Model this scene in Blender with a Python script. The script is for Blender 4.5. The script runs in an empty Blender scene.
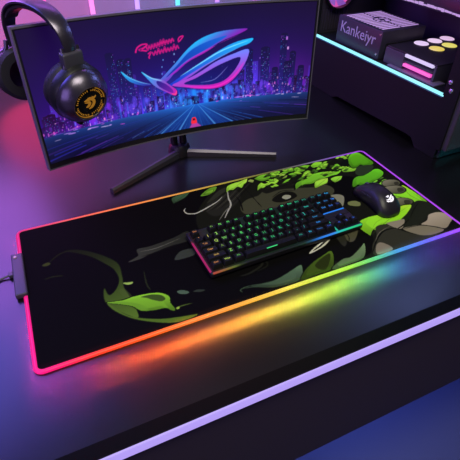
import bpy, bmesh, math, random
import numpy as np
from math import sin, cos, pi, sqrt
from mathutils import Vector, Matrix
C = bpy.context.scene.collection
random.seed(7); RNG = np.random.default_rng(5)

# ---------------------------------------------------------------- camera
CAM = np.array([0.10435514, -0.45650819, 0.60957016])
RM = np.array([[0.909465180423676, 0.2511412233809629, -0.3313625982449493],
               [-0.4152239483855279, 0.5898111995734462, -0.692612316916805],
               [0.02149786696541786, 0.7674964721589576, 0.6406925994105843]])
F = 438.982
cd = bpy.data.cameras.new('camera'); cam = bpy.data.objects.new('camera', cd); C.objects.link(cam)
M = Matrix([list(r) for r in RM]).to_4x4(); M.translation = Vector(CAM)
cam.matrix_world = M
cd.sensor_width = 36; cd.lens = F/460*36; cd.clip_start = .01
bpy.context.scene.camera = cam

def at(px, py, z=0.005):            # a measured point of the photograph taken down to the horizontal plane z
    r = RM @ np.array([px-230, -(py-230), -F]); t = (z-CAM[2])/r[2]
    return CAM + r*t
def proj(P):
    q = RM.T @ (np.array(P)-CAM)
    return np.array([230+q[0]/-q[2]*F, 230-q[1]/-q[2]*F])

# ---------------------------------------------------------------- helpers
def lin(c):
    c = np.asarray(c, float)/255.0
    return np.where(c <= .04045, c/12.92, ((c+.055)/1.055)**2.4)
def L4(r, g, b): return (*[float(v) for v in lin((r, g, b))], 1.0)

def mat(name, col, rough=.5, metal=0., emit=None, es=0., bump=0., bscale=200., spec=.5, coat=0., var=0.):
    m = bpy.data.materials.new(name); m.use_nodes = True
    nt = m.node_tree; b = nt.nodes['Principled BSDF']
    b.inputs['Base Color'].default_value = col; b.inputs['Roughness'].default_value = rough
    b.inputs['Metallic'].default_value = metal; b.inputs['Specular IOR Level'].default_value = spec
    b.inputs['Coat Weight'].default_value = coat
    if emit: b.inputs['Emission Color'].default_value = emit; b.inputs['Emission Strength'].default_value = es
    tc = nt.nodes.new('ShaderNodeTexCoord'); nz = nt.nodes.new('ShaderNodeTexNoise')
    nz.inputs['Scale'].default_value = bscale; nt.links.new(tc.outputs['Object'], nz.inputs['Vector'])
    if bump > 0:
        bp = nt.nodes.new('ShaderNodeBump'); bp.inputs['Strength'].default_value = bump; bp.inputs['Distance'].default_value = .001
        nt.links.new(nz.outputs['Fac'], bp.inputs['Height']); nt.links.new(bp.outputs['Normal'], b.inputs['Normal'])
    if var > 0:
        mr = nt.nodes.new('ShaderNodeMapRange'); mr.inputs['To Min'].default_value = rough-var; mr.inputs['To Max'].default_value = rough+var
        nt.links.new(nz.outputs['Fac'], mr.inputs['Value']); nt.links.new(mr.outputs['Result'], b.inputs['Roughness'])
    return m
def vc_mat(name, base_from=True, emit=0., rough=.6, spec=.3, basefac=1.0):
    m = bpy.data.materials.new(name); m.use_nodes = True
    nt = m.node_tree; b = nt.nodes['Principled BSDF']
    a = nt.nodes.new('ShaderNodeAttribute'); a.attribute_name = 'Col'
    if base_from: nt.links.new(a.outputs['Color'], b.inputs['Base Color'])
    else: b.inputs['Base Color'].default_value = (.01, .01, .012, 1)
    if emit: nt.links.new(a.outputs['Color'], b.inputs['Emission Color']); b.inputs['Emission Strength'].default_value = emit
    b.inputs['Roughness'].default_value = rough; b.inputs['Specular IOR Level'].default_value = spec
    return m

def tag(o, label=None, cat=None, group=None, kind=None):
    if label: o['label'] = label
    if cat: o['category'] = cat
    if group: o['group'] = group
    if kind: o['kind'] = kind
    return o
def thing(name, label, cat, loc=(0, 0, 0), rotz=0, group=None):
    o = bpy.data.objects.new(name, None); C.objects.link(o); o.empty_display_size = .02
    o.location = loc; o.rotation_euler = (0, 0, rotz)
    return tag(o, label, cat, group)
def obj(name, bm, m, parent=None, smooth=False, world=False):
    """links a bmesh as one object; with world=True the mesh is given in world space and the parent's frame is undone"""
    me = bpy.data.meshes.new(name)
    bmesh.ops.recalc_face_normals(bm, faces=bm.faces)
    bm.to_mesh(me); bm.free()
    if smooth:
        for p in me.polygons: p.use_smooth = True
        if smooth != 'all': me.set_sharp_from_angle(angle=math.radians(38))
    me.materials.append(m)
    o = bpy.data.objects.new(name, me); C.objects.link(o)
    if parent:
        o.parent = parent
        if world:
            w = Matrix.Identity(4); chain = []
            p = parent
            while p: chain.append(p); p = p.parent
            for p in reversed(chain):
                w = w @ p.matrix_parent_inverse @ Matrix.LocRotScale(p.location, p.rotation_euler, p.scale)
            o.matrix_parent_inverse = w.inverted()
    return o
def bx(bm, x0, x1, y0, y1, z0, z1, bev=0., seg=2, M=None):
    r = bmesh.ops.create_cube(bm, size=1)
    vs = r['verts']
    for v in vs:
        v.co = Vector(((x0+x1)/2+v.co.x*(x1-x0), (y0+y1)/2+v.co.y*(y1-y0), (z0+z1)/2+v.co.z*(z1-z0)))
    if bev > 0:
        es = list({e for v in vs for e in v.link_edges})
        rr = bmesh.ops.bevel(bm, geom=es, offset=bev, segments=seg, affect='EDGES', profile=.6)
        vs = list({v for f in rr['faces'] for v in f.verts} | {v for v in vs if v.is_valid})
    if M:
        for v in vs: v.co = M @ v.co
    return vs
def box(*a, **k):
    bm = bmesh.new(); bx(bm, *a, **k); return bm
def frame_of(d):
    d = Vector(d).normalized(); up = Vector((0, 0, 1)) if abs(d.z) < .95 else Vector((1, 0, 0))
    s = d.cross(up).normalized(); return s, s.cross(d).normalized()*-1, d
def tube(bm, pts, rad, seg=12, cap=True, flat=1.0):
    """a tube along points; rad may be a list; flat squashes the second axis"""
    pts = [Vector(p) for p in pts]; n = len(pts)
    if not hasattr(rad, '__len__'): rad = [rad]*n
    rings = []; s0 = None
    for i, p in enumerate(pts):
        d = (pts[min(i+1, n-1)]-pts[max(i-1, 0)]).normalized()
        if s0 is None: s0, u, _ = frame_of(d)
        else:
            s0 = (s0-d*s0.dot(d)).normalized()
        u = d.cross(s0)
        rings.append([bm.verts.new(p+(s0*cos(2*pi*k/seg)+u*sin(2*pi*k/seg)*flat)*rad[i]) for k in range(seg)])
    for a, b in zip(rings, rings[1:]):
        for k in range(seg): bm.faces.new((a[k], a[(k+1) % seg], b[(k+1) % seg], b[k]))
    if cap: bm.faces.new(rings[0][::-1]); bm.faces.new(rings[-1])
def lathe(bm, prof, axis_o=(0, 0, 0), axis_d=(0, 0, 1), seg=48, sx=1., sy=1.):
    """prof: list of (radius, height along the axis)"""
    o = Vector(axis_o); s, u, d = frame_of(axis_d); rings = []
    for r, h in prof:
        if r < 1e-6: rings.append([bm.verts.new(o+d*h)])
        else: rings.append([bm.verts.new(o+d*h+s*(r*sx*cos(2*pi*k/seg))+u*(r*sy*sin(2*pi*k/seg))) for k in range(seg)])
    for a, b in zip(rings, rings[1:]):
        for k in range(seg):
            k2 = (k+1) % seg
            if len(a) == 1 and len(b) == 1: continue
            if len(a) == 1: bm.faces.new((a[0], b[k2], b[k]))
            elif len(b) == 1: bm.faces.new((a[k], a[k2], b[0]))
            else: bm.faces.new((a[k], a[k2], b[k2], b[k]))
def prism(bm, poly, fn, d0, d1):
    """extrudes a 2D polygon; fn(u, v, d) gives the 3D point"""
    a = [bm.verts.new(fn(u, v, d0)) for u, v in poly]; b = [bm.verts.new(fn(u, v, d1)) for u, v in poly]
    n = len(poly); bm.faces.new(a[::-1]); bm.faces.new(b)
    for i in range(n): bm.faces.new((a[i], a[(i+1) % n], b[(i+1) % n], b[i]))
def text_bm(s, size, Mx, ext=.0002, align='CENTER', shear=0):
    cu = bpy.data.curves.new('t', 'FONT'); cu.body = s; cu.size = size; cu.align_x = align; cu.align_y = 'CENTER'
    cu.extrude = ext; cu.resolution_u = 2; cu.shear = shear
    o = bpy.data.objects.new('t', cu); me = bpy.data.meshes.new_from_object(o)
    bm = bmesh.new(); bm.from_mesh(me); bmesh.ops.transform(bm, matrix=Mx, verts=bm.verts)
    bpy.data.objects.remove(o); bpy.data.curves.remove(cu); bpy.data.meshes.remove(me)
    return bm

# ---------------------------------------------------------------- small painter for surface art (colours per vertex)
class Canvas:
    def __init__(s, w, h, base): s.w, s.h = w, h; s.a = np.zeros((h, w, 3)); s.a[:] = base
    def _mask(s, P, pad=0):
        P = np.asarray(P, float)
        x0 = int(max(0, P[:, 0].min()-pad)); x1 = int(min(s.w, P[:, 0].max()+2+pad)); y0 = int(max(0, P[:, 1].min()-pad)); y1 = int(min(s.h, P[:, 1].max()+2+pad))
        if x1 <= x0 or y1 <= y0: return None
        X, Y = np.meshgrid(np.arange(x0, x1)+.5, np.arange(y0, y1)+.5)
        m = np.zeros(X.shape, bool); n = len(P)
        for i in range(n):
            ax, ay = P[i]; b_x, b_y = P[(i+1) % n]
            if ay == b_y: continue
            c = ((ay > Y) != (b_y > Y)) & (X < (b_x-ax)*(Y-ay)/(b_y-ay)+ax)
            m ^= c
        return x0, x1, y0, y1, m.astype(float), X, Y
    def poly(s, P, col, alpha=1., soft=0, col2=None, gdir=None, add=False, hole=None):
        r = s._mask(P, soft*3)
        if r is None: return
        x0, x1, y0, y1, m, X, Y = r
        if hole is not None:
            q = s._mask(hole)
            if q:
                hx0, hx1, hy0, hy1, hm, _, _ = q
                big = np.zeros((s.h, s.w)); big[hy0:hy1, hx0:hx1] = hm; m = m*(1-big[y0:y1, x0:x1])
        for _ in range(soft):
            k = m.copy(); k[1:] += m[:-1]; k[:-1] += m[1:]; k /= 3; q = k.copy(); q[:, 1:] += k[:, :-1]; q[:, :-1] += k[:, 1:]; m = q/3*1.0
        m = (m*alpha)[..., None]
        c = np.asarray(col, float)
        if col2 is not None:
            P = np.asarray(P); g = np.array(gdir, float); g /= np.linalg.norm(g)
            d = X*g[0]+Y*g[1]; pd = P@g; t = np.clip((d-pd.min())/(pd.max()-pd.min()+1e-9), 0, 1)[..., None]
            c = c*(1-t)+np.asarray(col2, float)*t
        if add: s.a[y0:y1, x0:x1] += c*m
        else: s.a[y0:y1, x0:x1] = s.a[y0:y1, x0:x1]*(1-m)+c*m
    def stroke(s, P, w, col, alpha=1., soft=0, add=False, taper=True):
        P = np.asarray(smooth(P, 5, closed=False)); n = len(P); l = []; r = []
        for i in range(n):
            d = P[min(i+1, n-1)]-P[max(i-1, 0)]; d = d/(np.linalg.norm(d)+1e-9); k = w/2*(sin(pi*(i+.3)/(n-.4))**.6 if taper else 1)
            nn = np.array([-d[1], d[0]])*k; l.append(P[i]+nn); r.append(P[i]-nn)
        s.poly(np.array(l+r[::-1]), col, alpha, soft, add=add)
    def sample(s, nx, ny):          # nx x ny grid, row 0 = canvas row 0
        a = s.a.copy()
        k = a.copy(); k[1:] += a[:-1]; k[:-1] += a[1:]; k[0] += a[0]; k[-1] += a[-1]; k /= 3
        xi = np.clip((np.arange(nx)/(nx-1)*s.w).astype(int), 0, s.w-1); yi = np.clip((np.arange(ny)/(ny-1)*s.h).astype(int), 0, s.h-1)
        return k[yi][:, xi]
def smooth(P, k=5, closed=True):
    P = [np.asarray(p, float) for p in P]; n = len(P); out = []
    for i in range(n if closed else n-1):
        if closed: p0, p1, p2, p3 = P[i-1], P[i], P[(i+1) % n], P[(i+2) % n]
        else: p0, p1, p2, p3 = P[max(i-1, 0)], P[i], P[i+1], P[min(i+2, n-1)]
        for j in range(k):
            t = j/k
            out.append(.5*((2*p1)+(-p0+p2)*t+(2*p0-5*p1+4*p2-p3)*t*t+(-p0+3*p1-3*p2+p3)*t**3))
    if not closed: out.append(P[-1])
    return np.array(out)
def grid_object(name, pts, cols, m, parent, nx, ny):
    """pts (ny,nx,3), cols (ny,nx,3) sRGB 0-255: a dense sheet with painted vertices"""
    me = bpy.data.meshes.new(name)
    me.vertices.add(nx*ny); me.vertices.foreach_set('co', pts.reshape(-1).astype(np.float32))
    i = np.arange((ny-1)*(nx-1)); r = i//(nx-1); c = i % (nx-1); a = r*nx+c
    q = np.stack([a, a+1, a+1+nx, a+nx], 1).reshape(-1)
    nf = len(i); me.loops.add(nf*4); me.loops.foreach_set('vertex_index', q.astype(np.int32))
    me.polygons.add(nf); me.polygons.foreach_set('loop_start', (np.arange(nf)*4).astype(np.int32))
    me.update(calc_edges=True)
    at_ = me.color_attributes.new('Col', 'FLOAT_COLOR', 'POINT')
    d = np.ones((nx*ny, 4), np.float32); d[:, :3] = lin(np.clip(cols.reshape(-1, 3), 0, 255)); at_.data.foreach_set('color', d.reshape(-1))
    me.materials.append(m); me.polygons.foreach_set('use_smooth', np.ones(nf, bool))
    o = bpy.data.objects.new(name, me); C.objects.link(o)
    if parent: o.parent = parent
    return o
def color_verts(o, fn):
    me = o.data; a = me.color_attributes.new('Col', 'FLOAT_COLOR', 'POINT')
    for i, v in enumerate(me.vertices): a.data[i].color = (*[float(x) for x in lin(fn(v.co))], 1)
def ramp(x, stops):
    xs = [s[0] for s in stops]; return np.array([np.interp(x, xs, [s[1][k] for s in stops]) for k in range(3)])

# ---------------------------------------------------------------- materials
m_black = mat('black_plastic', (.012, .012, .014, 1), .35, bump=.05, bscale=900)
m_black2 = mat('satin_black_metal', (.02, .018, .024, 1), .38, metal=.3, var=.06, bscale=60)
m_case = mat('case_steel', (.0085, .0088, .0115, 1), .5, metal=.0, var=.05, bscale=40, spec=.2)
m_grey = mat('dark_grey_plastic', (.05, .045, .06, 1), .4, var=.05)
m_bezel = mat('monitor_bezel', (.22, .20, .26, 1), .35, metal=.5)
m_desk = mat('desk_laminate', (.0034, .0028, .0036, 1), .30, metal=.0, spec=.7, var=.04, bscale=6)
m_deskedge = mat('desk_edge', (.0012, .001, .0016, 1), .6, spec=.08)
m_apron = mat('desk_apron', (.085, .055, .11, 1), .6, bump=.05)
m_floor = mat('blue_floor', (.055, .06, .13, 1), .6, bump=.2, bscale=60)
m_wall = mat('wall_paint', (.32, .28, .36, 1), .7, bump=.1, bscale=80)
m_strip = mat('lilac_led', (.1, .1, .1, 1), .5, emit=L4(178, 155, 245), es=1.0)
m_cyan = mat('cyan_led', (.1, .1, .1, 1), .5, emit=L4(135, 225, 235), es=1.25)
m_steel = mat('bright_screw', (.6, .58, .7, 1), .25, metal=.9)
m_cushion = mat('ear_cushion', (.012, .011, .014, 1), .55, bump=.3, bscale=250)
m_shell = mat('gunmetal_shell', (.12, .105, .15, 1), .30, metal=.85, var=.04)
m_shell2 = mat('gloss_black', (.015, .015, .018, 1), .15, metal=.2)
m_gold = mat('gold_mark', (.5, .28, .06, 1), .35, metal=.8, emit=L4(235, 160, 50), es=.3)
m_cable = mat('cable_rubber', (.09, .085, .11, 1), .5)

# ---------------------------------------------------------------- setting
def struct(name, bm, m): return tag(obj(name, bm, m), kind='structure')
struct('floor', box(-2.5, 3.5, -2.0, 1.3, -.80, -.75), m_floor)
struct('wall_back', box(-2.5, 3.5, 1.30, 1.36, -.75, 2.0), m_wall)

# light tubes on the wall
for i, (x, col, where) in enumerate([(.215, (255, 90, 190), 'nearest the headset'), (.372, (250, 130, 220), 'second along from the headset'), (.534, (190, 150, 255), 'violet, left of the cyan one'),
                              (.689, (90, 225, 255), 'cyan'), (.851, (190, 130, 255), 'just right of the cyan one'), (1.015, (255, 90, 200), 'nearest the computer case')]):
    names = ['hot pink glowing light tube on wall %s' % where, 'soft pink glowing light tube on wall %s' % where, 'lilac glowing light tube standing on wall left of the cyan tube',
             'cyan glowing light tube standing on the wall behind the monitor', 'violet glowing light tube on wall just right of the cyan tube', 'magenta light tube on wall nearest the computer case']
    t = thing('light_tube', names[i], 'light', (x, 1.278, .02), group='upright light tubes on the wall')
    bm = bmesh.new(); tube(bm, [(0, 0, -.6), (0, 0, .9)], .0085, 12)
    obj('tube', bm, mat('tube_glow', (.1, .1, .1, 1), .5, emit=L4(*col), es=1.3), t, smooth=True)
    for za in (-.62, .9): obj('end_cap', box(-.012, .012, -.008, .0148, za, za+.02, .002), m_black, t)

# ---------------------------------------------------------------- desk
YF = -.1595
desk = thing('desk', 'wide black glossy desk with a lilac light strip along its front', 'desk', (.55, .5, -.75))
obj('desktop', box(-1.2, 2.3, YF+.022, 1.25, -.03, 0), m_desk, desk, world=True)
obj('edge_band', box(-1.2, 2.3, YF, YF+.0218, -.004, .0004), m_deskedge, desk, world=True)
obj('light_strip', box(-1.2, 2.3, YF-.003, YF+.02, -.026, -.004, .002), m_strip, desk, world=True)
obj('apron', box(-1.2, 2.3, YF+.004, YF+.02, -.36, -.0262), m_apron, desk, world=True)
for x in (-1.15, 2.2):
    for y in (YF+.03, 1.2):
        obj('leg', box(x, x+.06, y-.05*(y>1), y+.06-.05*(y>1), -.75, -.03, .004), m_black2, desk, world=True)

# ---------------------------------------------------------------- mouse mat
MW, MH, MT = .9, .3693, .005
matT = thing('desk_mat', 'long black gaming mat with green leaf artwork and a rainbow glowing rim', 'mouse mat', (.45, .185, 0))
CW, CH = 2000, 820
cv = Canvas(CW, CH, (9, 8, 9))
def mc(p):
    w = at(p[0], p[1]); return np.array([w[0]/MW*CW, w[1]/MH*CH])
def MP(P, col, sm=True, **k):
    Q = [mc(p) for p in P]; cv.poly(smooth(Q) if sm else np.array(Q), col, **k)
def MS(P, w, col, **k):
    cv.stroke([mc(p) for p in P], w*3.2, col, **k)
def leaf(P, col, vein=True, edge=True):
    """a leaf with a darker underside, a light rim and a midrib"""
    K = np.array([mc(p) for p in P])
    if vein or len(P) == 4:         # pointed tips
        i = int(np.argmax(((K-K.mean(0))**2).sum(1))); j = int(np.argmax(((K-K[i])**2).sum(1)))
        K = np.array([k for n_, q_ in enumerate(K) for k in ([q_]*3 if n_ in (i, j) else [q_])])
    Q = smooth(K); c = np.minimum(np.array(col, float)*1.06, 255)
    cen = Q.mean(0)
    if edge: cv.poly(cen+(Q-cen)*1.07, (8, 12, 5), soft=1)
    cv.poly(Q, c*.62, col2=np.minimum(c*1.12, 255), gdir=(.3, 1))
    cv.poly(cen+(Q-cen)*.72+np.array([1, 3]), c*.95, alpha=.6, soft=2)
    if vein:
        d = Q-cen; i = np.argmax((d**2).sum(1)); j = np.argmax(((Q-Q[i])**2).sum(1))
        cv.stroke([Q[i], cen+(Q[i]+Q[j]-2*cen)*.15, Q[j]], 3, c*.5, alpha=.55)
# dark olive body of the picture toward the right
MP([(215, 188), (240, 178), (300, 164), (356, 150), (372, 158), (470, 226), (440, 240), (360, 266), (300, 284), (330, 250), (300, 240), (240, 240), (205, 235), (196, 214)], (24, 25, 18), soft=6)
MP([(330, 178), (352, 176), (362, 186), (362, 200), (350, 205), (330, 196)], (9, 8, 9), soft=3)
MP([(330, 240), (360, 232), (374, 236), (372, 254), (350, 262), (336, 262), (318, 262)], (12, 12, 9), soft=3)
# ribbon and leaf at left
MP([(62, 251), (75, 249.5), (90, 252), (105, 257), (117, 264), (121, 276), (123, 288), (130, 300), (138, 318), (128, 317), (110, 308), (103, 300), (103, 289), (108, 296), (115, 290), (118, 280), (113, 270), (104, 264), (90, 257), (75, 253)], (70, 98, 28), col2=(22, 25, 12), gdir=(-.1, 1), soft=2)
MP([(104, 302), (121, 314), (136, 319), (160, 320.5), (182, 318), (198, 315.5), (188, 321), (172, 324.5), (151, 323.5), (130, 319.5), (112, 311)], (66, 92, 26), soft=1)
MP([(118, 292), (124, 290), (133, 300), (128, 303)], (62, 80, 30), alpha=.6, soft=3)
leaf([(105.6, 303.7), (121, 301.5), (133, 297.6), (148, 294.5), (160, 294), (168.5, 297.5), (170, 304), (175, 310.7), (172, 312), (165, 309.3), (154, 311.5), (141, 312.3), (131.5, 307.5), (118, 305.2)], (96, 146, 32), vein=False)
MP([(140, 298), (150, 295.6), (160, 296), (165, 299.5), (161, 302.5), (152, 301), (146, 299)], (52, 74, 24), soft=1)
MP([(107, 303.7), (124, 303), (138, 305), (148, 310), (140.6, 311.6), (131, 306.6), (118, 304.8)], (84, 128, 30), alpha=.8)
MS([(143, 272), (146, 285), (150, 291)], 2, (40, 48, 24), alpha=.8)
MP([(122, 283.6), (127, 283), (132, 282.6), (130, 285), (125, 285.2)], (120, 150, 62))
MP([(176.5, 292.5), (182, 291), (189, 293), (186, 295), (180, 295)], (64, 84, 60))
MP([(193, 292.5), (198, 290.5), (205, 291), (200, 293)], (44, 52, 40)); MS([(174, 310), (182, 307), (192, 304.5)], 2, (60, 78, 26))
cv.poly(smooth([mc(p) for p in [(176, 309), (178.5, 308), (179, 310), (176.5, 310.5)]]), (120, 150, 50))
MP([(40, 265.5), (46, 262.5), (49, 264), (44, 266.5)], (52, 60, 22), soft=2); MS([(42, 280), (52, 277), (62, 276)], 2, (34, 40, 14))
MS([(48, 262), (58, 254), (70, 250)], 2, (30, 34, 12))
# hand-like grey strokes left of the keyboard
MP([(127, 262.6), (137, 256), (136, 252), (137, 249), (150, 246), (172, 238), (187, 231), (189, 240), (170, 246), (150, 254), (140, 259)], (56, 58, 46), col2=(38, 40, 32), gdir=(1, 0), soft=1)
MS([(138, 252), (156, 248), (180, 238)], 1.2, (84, 86, 70)); MS([(140, 257), (160, 251), (184, 242)], 1, (18, 18, 14))
MP([(174, 260), (179, 252), (188, 249), (194, 249.5), (194, 255), (183, 259)], (52, 58, 48), soft=1)
# hair, curl, strands
leaf([(171, 197.5), (180, 194), (189, 191.5), (184, 197), (173, 203)], (56, 84, 56))
MP([(204, 208), (214, 199), (226, 193), (236, 190), (240, 198), (228, 210), (214, 216)], (38, 38, 32), soft=4)
MP([(206, 203), (218, 190), (230, 186), (218, 196)], (46, 48, 38), soft=2)
for k in range(7): MS([(200+k*5, 213-k*1.2), (212+k*5, 205-k*2), (222+k*5.5, 193-k*2.2)], 1.3, (58, 58, 48) if k % 2 else (14, 14, 11))
MS([(185, 207.5), (183.5, 210.5), (187, 213.2), (195, 213), (202, 209.8), (210.5, 205), (217.5, 200.5), (222, 196)], 2.6, (150, 150, 138))
MS([(227, 189), (228, 197), (230.5, 204), (227.5, 211), (224.5, 218)], 2.8, (140, 140, 128)); MS([(230, 206), (225, 211), (219, 220)], 1.8, (92, 92, 82))
# face behind the keyboard
MP([(240, 207), (246, 199.5), (258, 195), (265, 189.5), (282, 187), (298, 185.5), (320, 183), (334, 188), (330, 196), (303, 200), (285, 205), (262, 211), (246, 214)], (62, 63, 45), soft=2)
MP([(262, 188), (280, 182), (300, 181), (322, 177), (334, 180), (318, 186), (298, 187.5), (280, 189), (266, 193)], (26, 26, 20), soft=2)
for k in range(6): MS([(252+k*12, 191-k*1.8), (266+k*12, 186-k*1.6), (282+k*12, 183.5-k*1.5)], 1.1, (48, 48, 38) if k % 2 else (12, 12, 10))
MS([(243, 186), (252, 196), (262, 207)], 2, (18, 18, 14)); MS([(236, 196), (240, 202), (243, 211)], 3, (14, 14, 11))
MP([(272, 200), (277, 194.5), (286, 191), (294, 192), (297, 196), (288, 200.5), (279, 202)], (20, 20, 15), soft=1)
MP([(282, 197), (285, 194.6), (290, 194.8), (291, 197), (286, 199)], (128, 130, 108)); MS([(272, 197), (282, 190.5), (295, 190)], 1.4, (10, 10, 8))
MP([(331, 196), (336, 194), (342, 194.6), (345, 198), (343, 207), (336, 206)], (112, 112, 92), soft=1)
MP([(348.7, 202), (355, 200.5), (361, 202.5), (360, 206), (350, 205)], (98, 104, 62))
# foliage along the far edge
bright = (146, 205, 58); mid = (104, 172, 40); deep = (74, 148, 22)
MP([(200, 195.5), (204, 191), (210, 187), (216, 186), (214, 190.5), (208, 194)], (84, 130, 34)); leaf([(203, 194), (207, 190.5), (213, 189), (211, 192.5)], (100, 150, 40), False)
leaf([(226, 192), (226.6, 186), (233, 182.6), (240, 180.5), (247, 177.6), (246, 181.5), (243.5, 183.5), (241.4, 187), (237, 186), (233, 189), (229, 189.4)], bright)
leaf([(247.5, 180.5), (250, 178.8), (253.5, 179.5), (252.5, 182)], (130, 150, 72), False)
leaf([(254, 178), (259, 175), (266, 173.3), (272, 172.6), (269, 177.8), (262, 180.4)], mid)
leaf([(257.2, 190), (258.4, 184), (264, 181), (272, 179.8), (279.5, 175.6), (278.5, 180), (274, 184), (266, 185), (260.5, 187.5)], bright)
leaf([(270, 172.5), (275, 170.5), (280, 171), (276, 175.5), (271, 176.5)], mid, False)
leaf([(279.5, 173.5), (284, 170.8), (287.5, 172.5), (286, 177), (280, 177.6)], (140, 180, 66), False)
leaf([(285, 168.5), (291, 166), (296, 167), (292, 171), (287, 171.5)], mid, False)
leaf([(294, 168), (302, 165), (310, 164.5), (304, 170), (297, 173)], mid)
leaf([(303, 173), (307, 170), (311, 171), (309, 175), (304, 175)], (120, 180, 50), False)
leaf([(310.5, 165), (315, 161.6), (322, 161.4), (328, 163.5), (321, 166.5), (314, 167.2)], (124, 198, 46))
leaf([(296, 189), (296, 183), (304, 178.6), (311, 174), (322, 171.4), (332, 170.6), (342, 169.4), (338, 173.4), (332, 175), (323.5, 178), (318, 180), (312, 183), (303, 184), (299, 186.5)], mid)
leaf([(315, 187.5), (315.4, 181.5), (321.7, 178.6), (328, 177.4), (327.5, 182), (321.7, 185), (317.4, 187)], bright)
leaf([(331, 178.6), (336, 176), (342.5, 175.5), (341, 179), (335.6, 182)], (128, 192, 52))
leaf([(331, 166.4), (337, 163.2), (340.5, 165.5), (336, 168.4)], mid, False)
leaf([(342, 169), (349.6, 166), (358, 167.2), (354, 170.6), (344, 171.5)], (126, 190, 48))
for k in range(84):
    x = random.uniform(262, 352); y = 190-.235*(x-200)+random.uniform(-11, 6)+8; l = random.uniform(2, 4.5); a = random.uniform(-.6, .3)
    c = random.choice([mid, (140, 200, 56), (130, 190, 50), (120, 180, 46), (60, 104, 30), (48, 70, 26), (30, 40, 18), (20, 22, 14)])
    leaf([(x-l, y-a*l), (x, y-1.3), (x+l, y+a*l), (x, y+1.2)], c, False)
leaf([(348.5, 161), (349.4, 155.2), (353, 152.2), (359, 152.2), (366.5, 156.6), (374, 162.6), (366, 165.2), (361, 164), (357.4, 166.4), (352.5, 167)], (80, 156, 22), False)
MP([(357, 167), (364, 164.6), (374, 165), (370, 172), (362, 175), (356, 173)], (44, 58, 36), soft=1)
MP([(340, 163), (347, 158), (349, 163), (345, 166)], (16, 20, 16)); 
# right part: leaf, fingers, sleeves
for k in range(26):
    x = random.uniform(374, 398); y = 168+.72*(x-372)+random.uniform(2, 11); l = random.uniform(2, 4.5)
    leaf([(x-l, y+1.4), (x, y-1), (x+l, y-.8), (x, y+1.4)], random.choice([(110, 180, 46), (126, 196, 50), (70, 110, 36), (34, 42, 22)]), False)
leaf([(353, 185), (354, 179), (358, 176), (364, 175), (370.4, 171.6), (374.8, 168.6), (380, 168.8), (384, 172), (381.7, 176.6), (374.8, 180.2), (371.3, 183), (364, 185.4), (359, 184.2), (355, 186.6)], (84, 164, 30), False)
leaf([(403, 185), (412, 189.5), (421, 195.5), (427, 200), (430, 203.6), (415, 204), (404, 197.6), (392, 195), (395, 192.6), (403, 192)], (128, 204, 40))
leaf([(384, 195), (392, 195), (404, 198), (415, 202), (416, 207), (400, 207), (388, 202)], (120, 190, 40), False)
def finger(P, nail):
    Q = smooth([mc(p) for p in P]); cen = Q.mean(0)
    cv.poly(cen+(Q-cen)*1.1, (12, 12, 9)); cv.poly(Q, (70, 70, 52), col2=(116, 112, 90), gdir=(-.2, 1)); MP(nail, (56, 54, 42), soft=1)
finger([(383, 183), (386, 179.8), (396, 179.4), (401, 182.2), (399, 185), (392, 186.4), (385.5, 185.6)], [(395, 182), (399, 181.4), (399.6, 183.8), (396, 184.6)])
finger([(383, 189), (387, 186.4), (398, 185.2), (405, 187.4), (406.4, 190.6), (401, 193.2), (390.4, 192.4)], [(398.5, 188), (403.6, 187.8), (404.6, 190.6), (399.6, 191.6)])
finger([(390, 200), (398, 198), (408, 198.2), (414, 200.8), (412, 204.4), (402, 205.4), (394, 204.8)], [(405.5, 200.4), (411, 200.2), (411.6, 203), (406.6, 204)])
leaf([(358.5, 225), (364.8, 219), (379, 215), (397, 213), (402.7, 206), (412, 204.6), (415.4, 208.5), (411, 212), (409.4, 216), (400, 221.4), (389.6, 224), (380.5, 225.4), (374.4, 230), (371.8, 236), (365, 231.6)], (134, 204, 40))
cv.stroke([mc(p) for p in [(372, 234), (378, 222), (392, 216), (408, 211)]], 3, (90, 150, 30), alpha=.6)
MP([(408, 214), (412, 208), (414, 203.7), (420.4, 200.4), (432.6, 203.4), (443, 211), (431, 214.6), (426.5, 220.4), (417.4, 226), (405, 229), (402, 221)], (34, 38, 26), soft=1)
MP([(378, 226.5), (392, 225), (397, 228.7), (418, 235), (440, 234.4), (450, 232), (436, 239), (418, 243.6), (392, 252), (376.6, 256), (374, 246), (378, 237)], (50, 51, 38), soft=1)
MP([(431, 214.6), (443, 212.4), (456, 218.8), (455.5, 221.6), (448, 228.4), (438.7, 227), (428, 225.4), (423, 224.4), (429, 220.4)], (150, 140, 114), col2=(118, 110, 88), gdir=(0, -1), soft=1)
MP([(404.5, 229.3), (413, 226.6), (422, 225.4), (434, 227), (446, 229.8), (440, 233.8), (428, 235.9), (417.4, 234.4)], (104, 99, 76), soft=1)
MP([(388, 223.2), (399, 220.6), (406, 219.6), (404, 228.4), (397.6, 228.4), (390, 225)], (118, 112, 90), soft=1)
MP([(456, 219), (464, 224), (462, 228), (448, 230), (450, 227)], (16, 16, 12))
MP([(378, 246), (383, 243), (394, 248), (392, 252), (379, 255)], (108, 102, 82), soft=1)
MS([(398, 228), (386, 231), (379, 239), (374, 254)], 2.4, (10, 10, 8)); MS([(392, 226), (381, 233), (377, 242)], 1.2, (92, 90, 70))
MS([(404, 229.6), (424, 225.6), (447, 229.6)], 1, (14, 14, 10)); MS([(411, 219), (404, 226), (399, 229)], 2, (14, 16, 10)); MS([(420, 203), (415, 210), (412, 218)], 2, (18, 20, 14))
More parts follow.
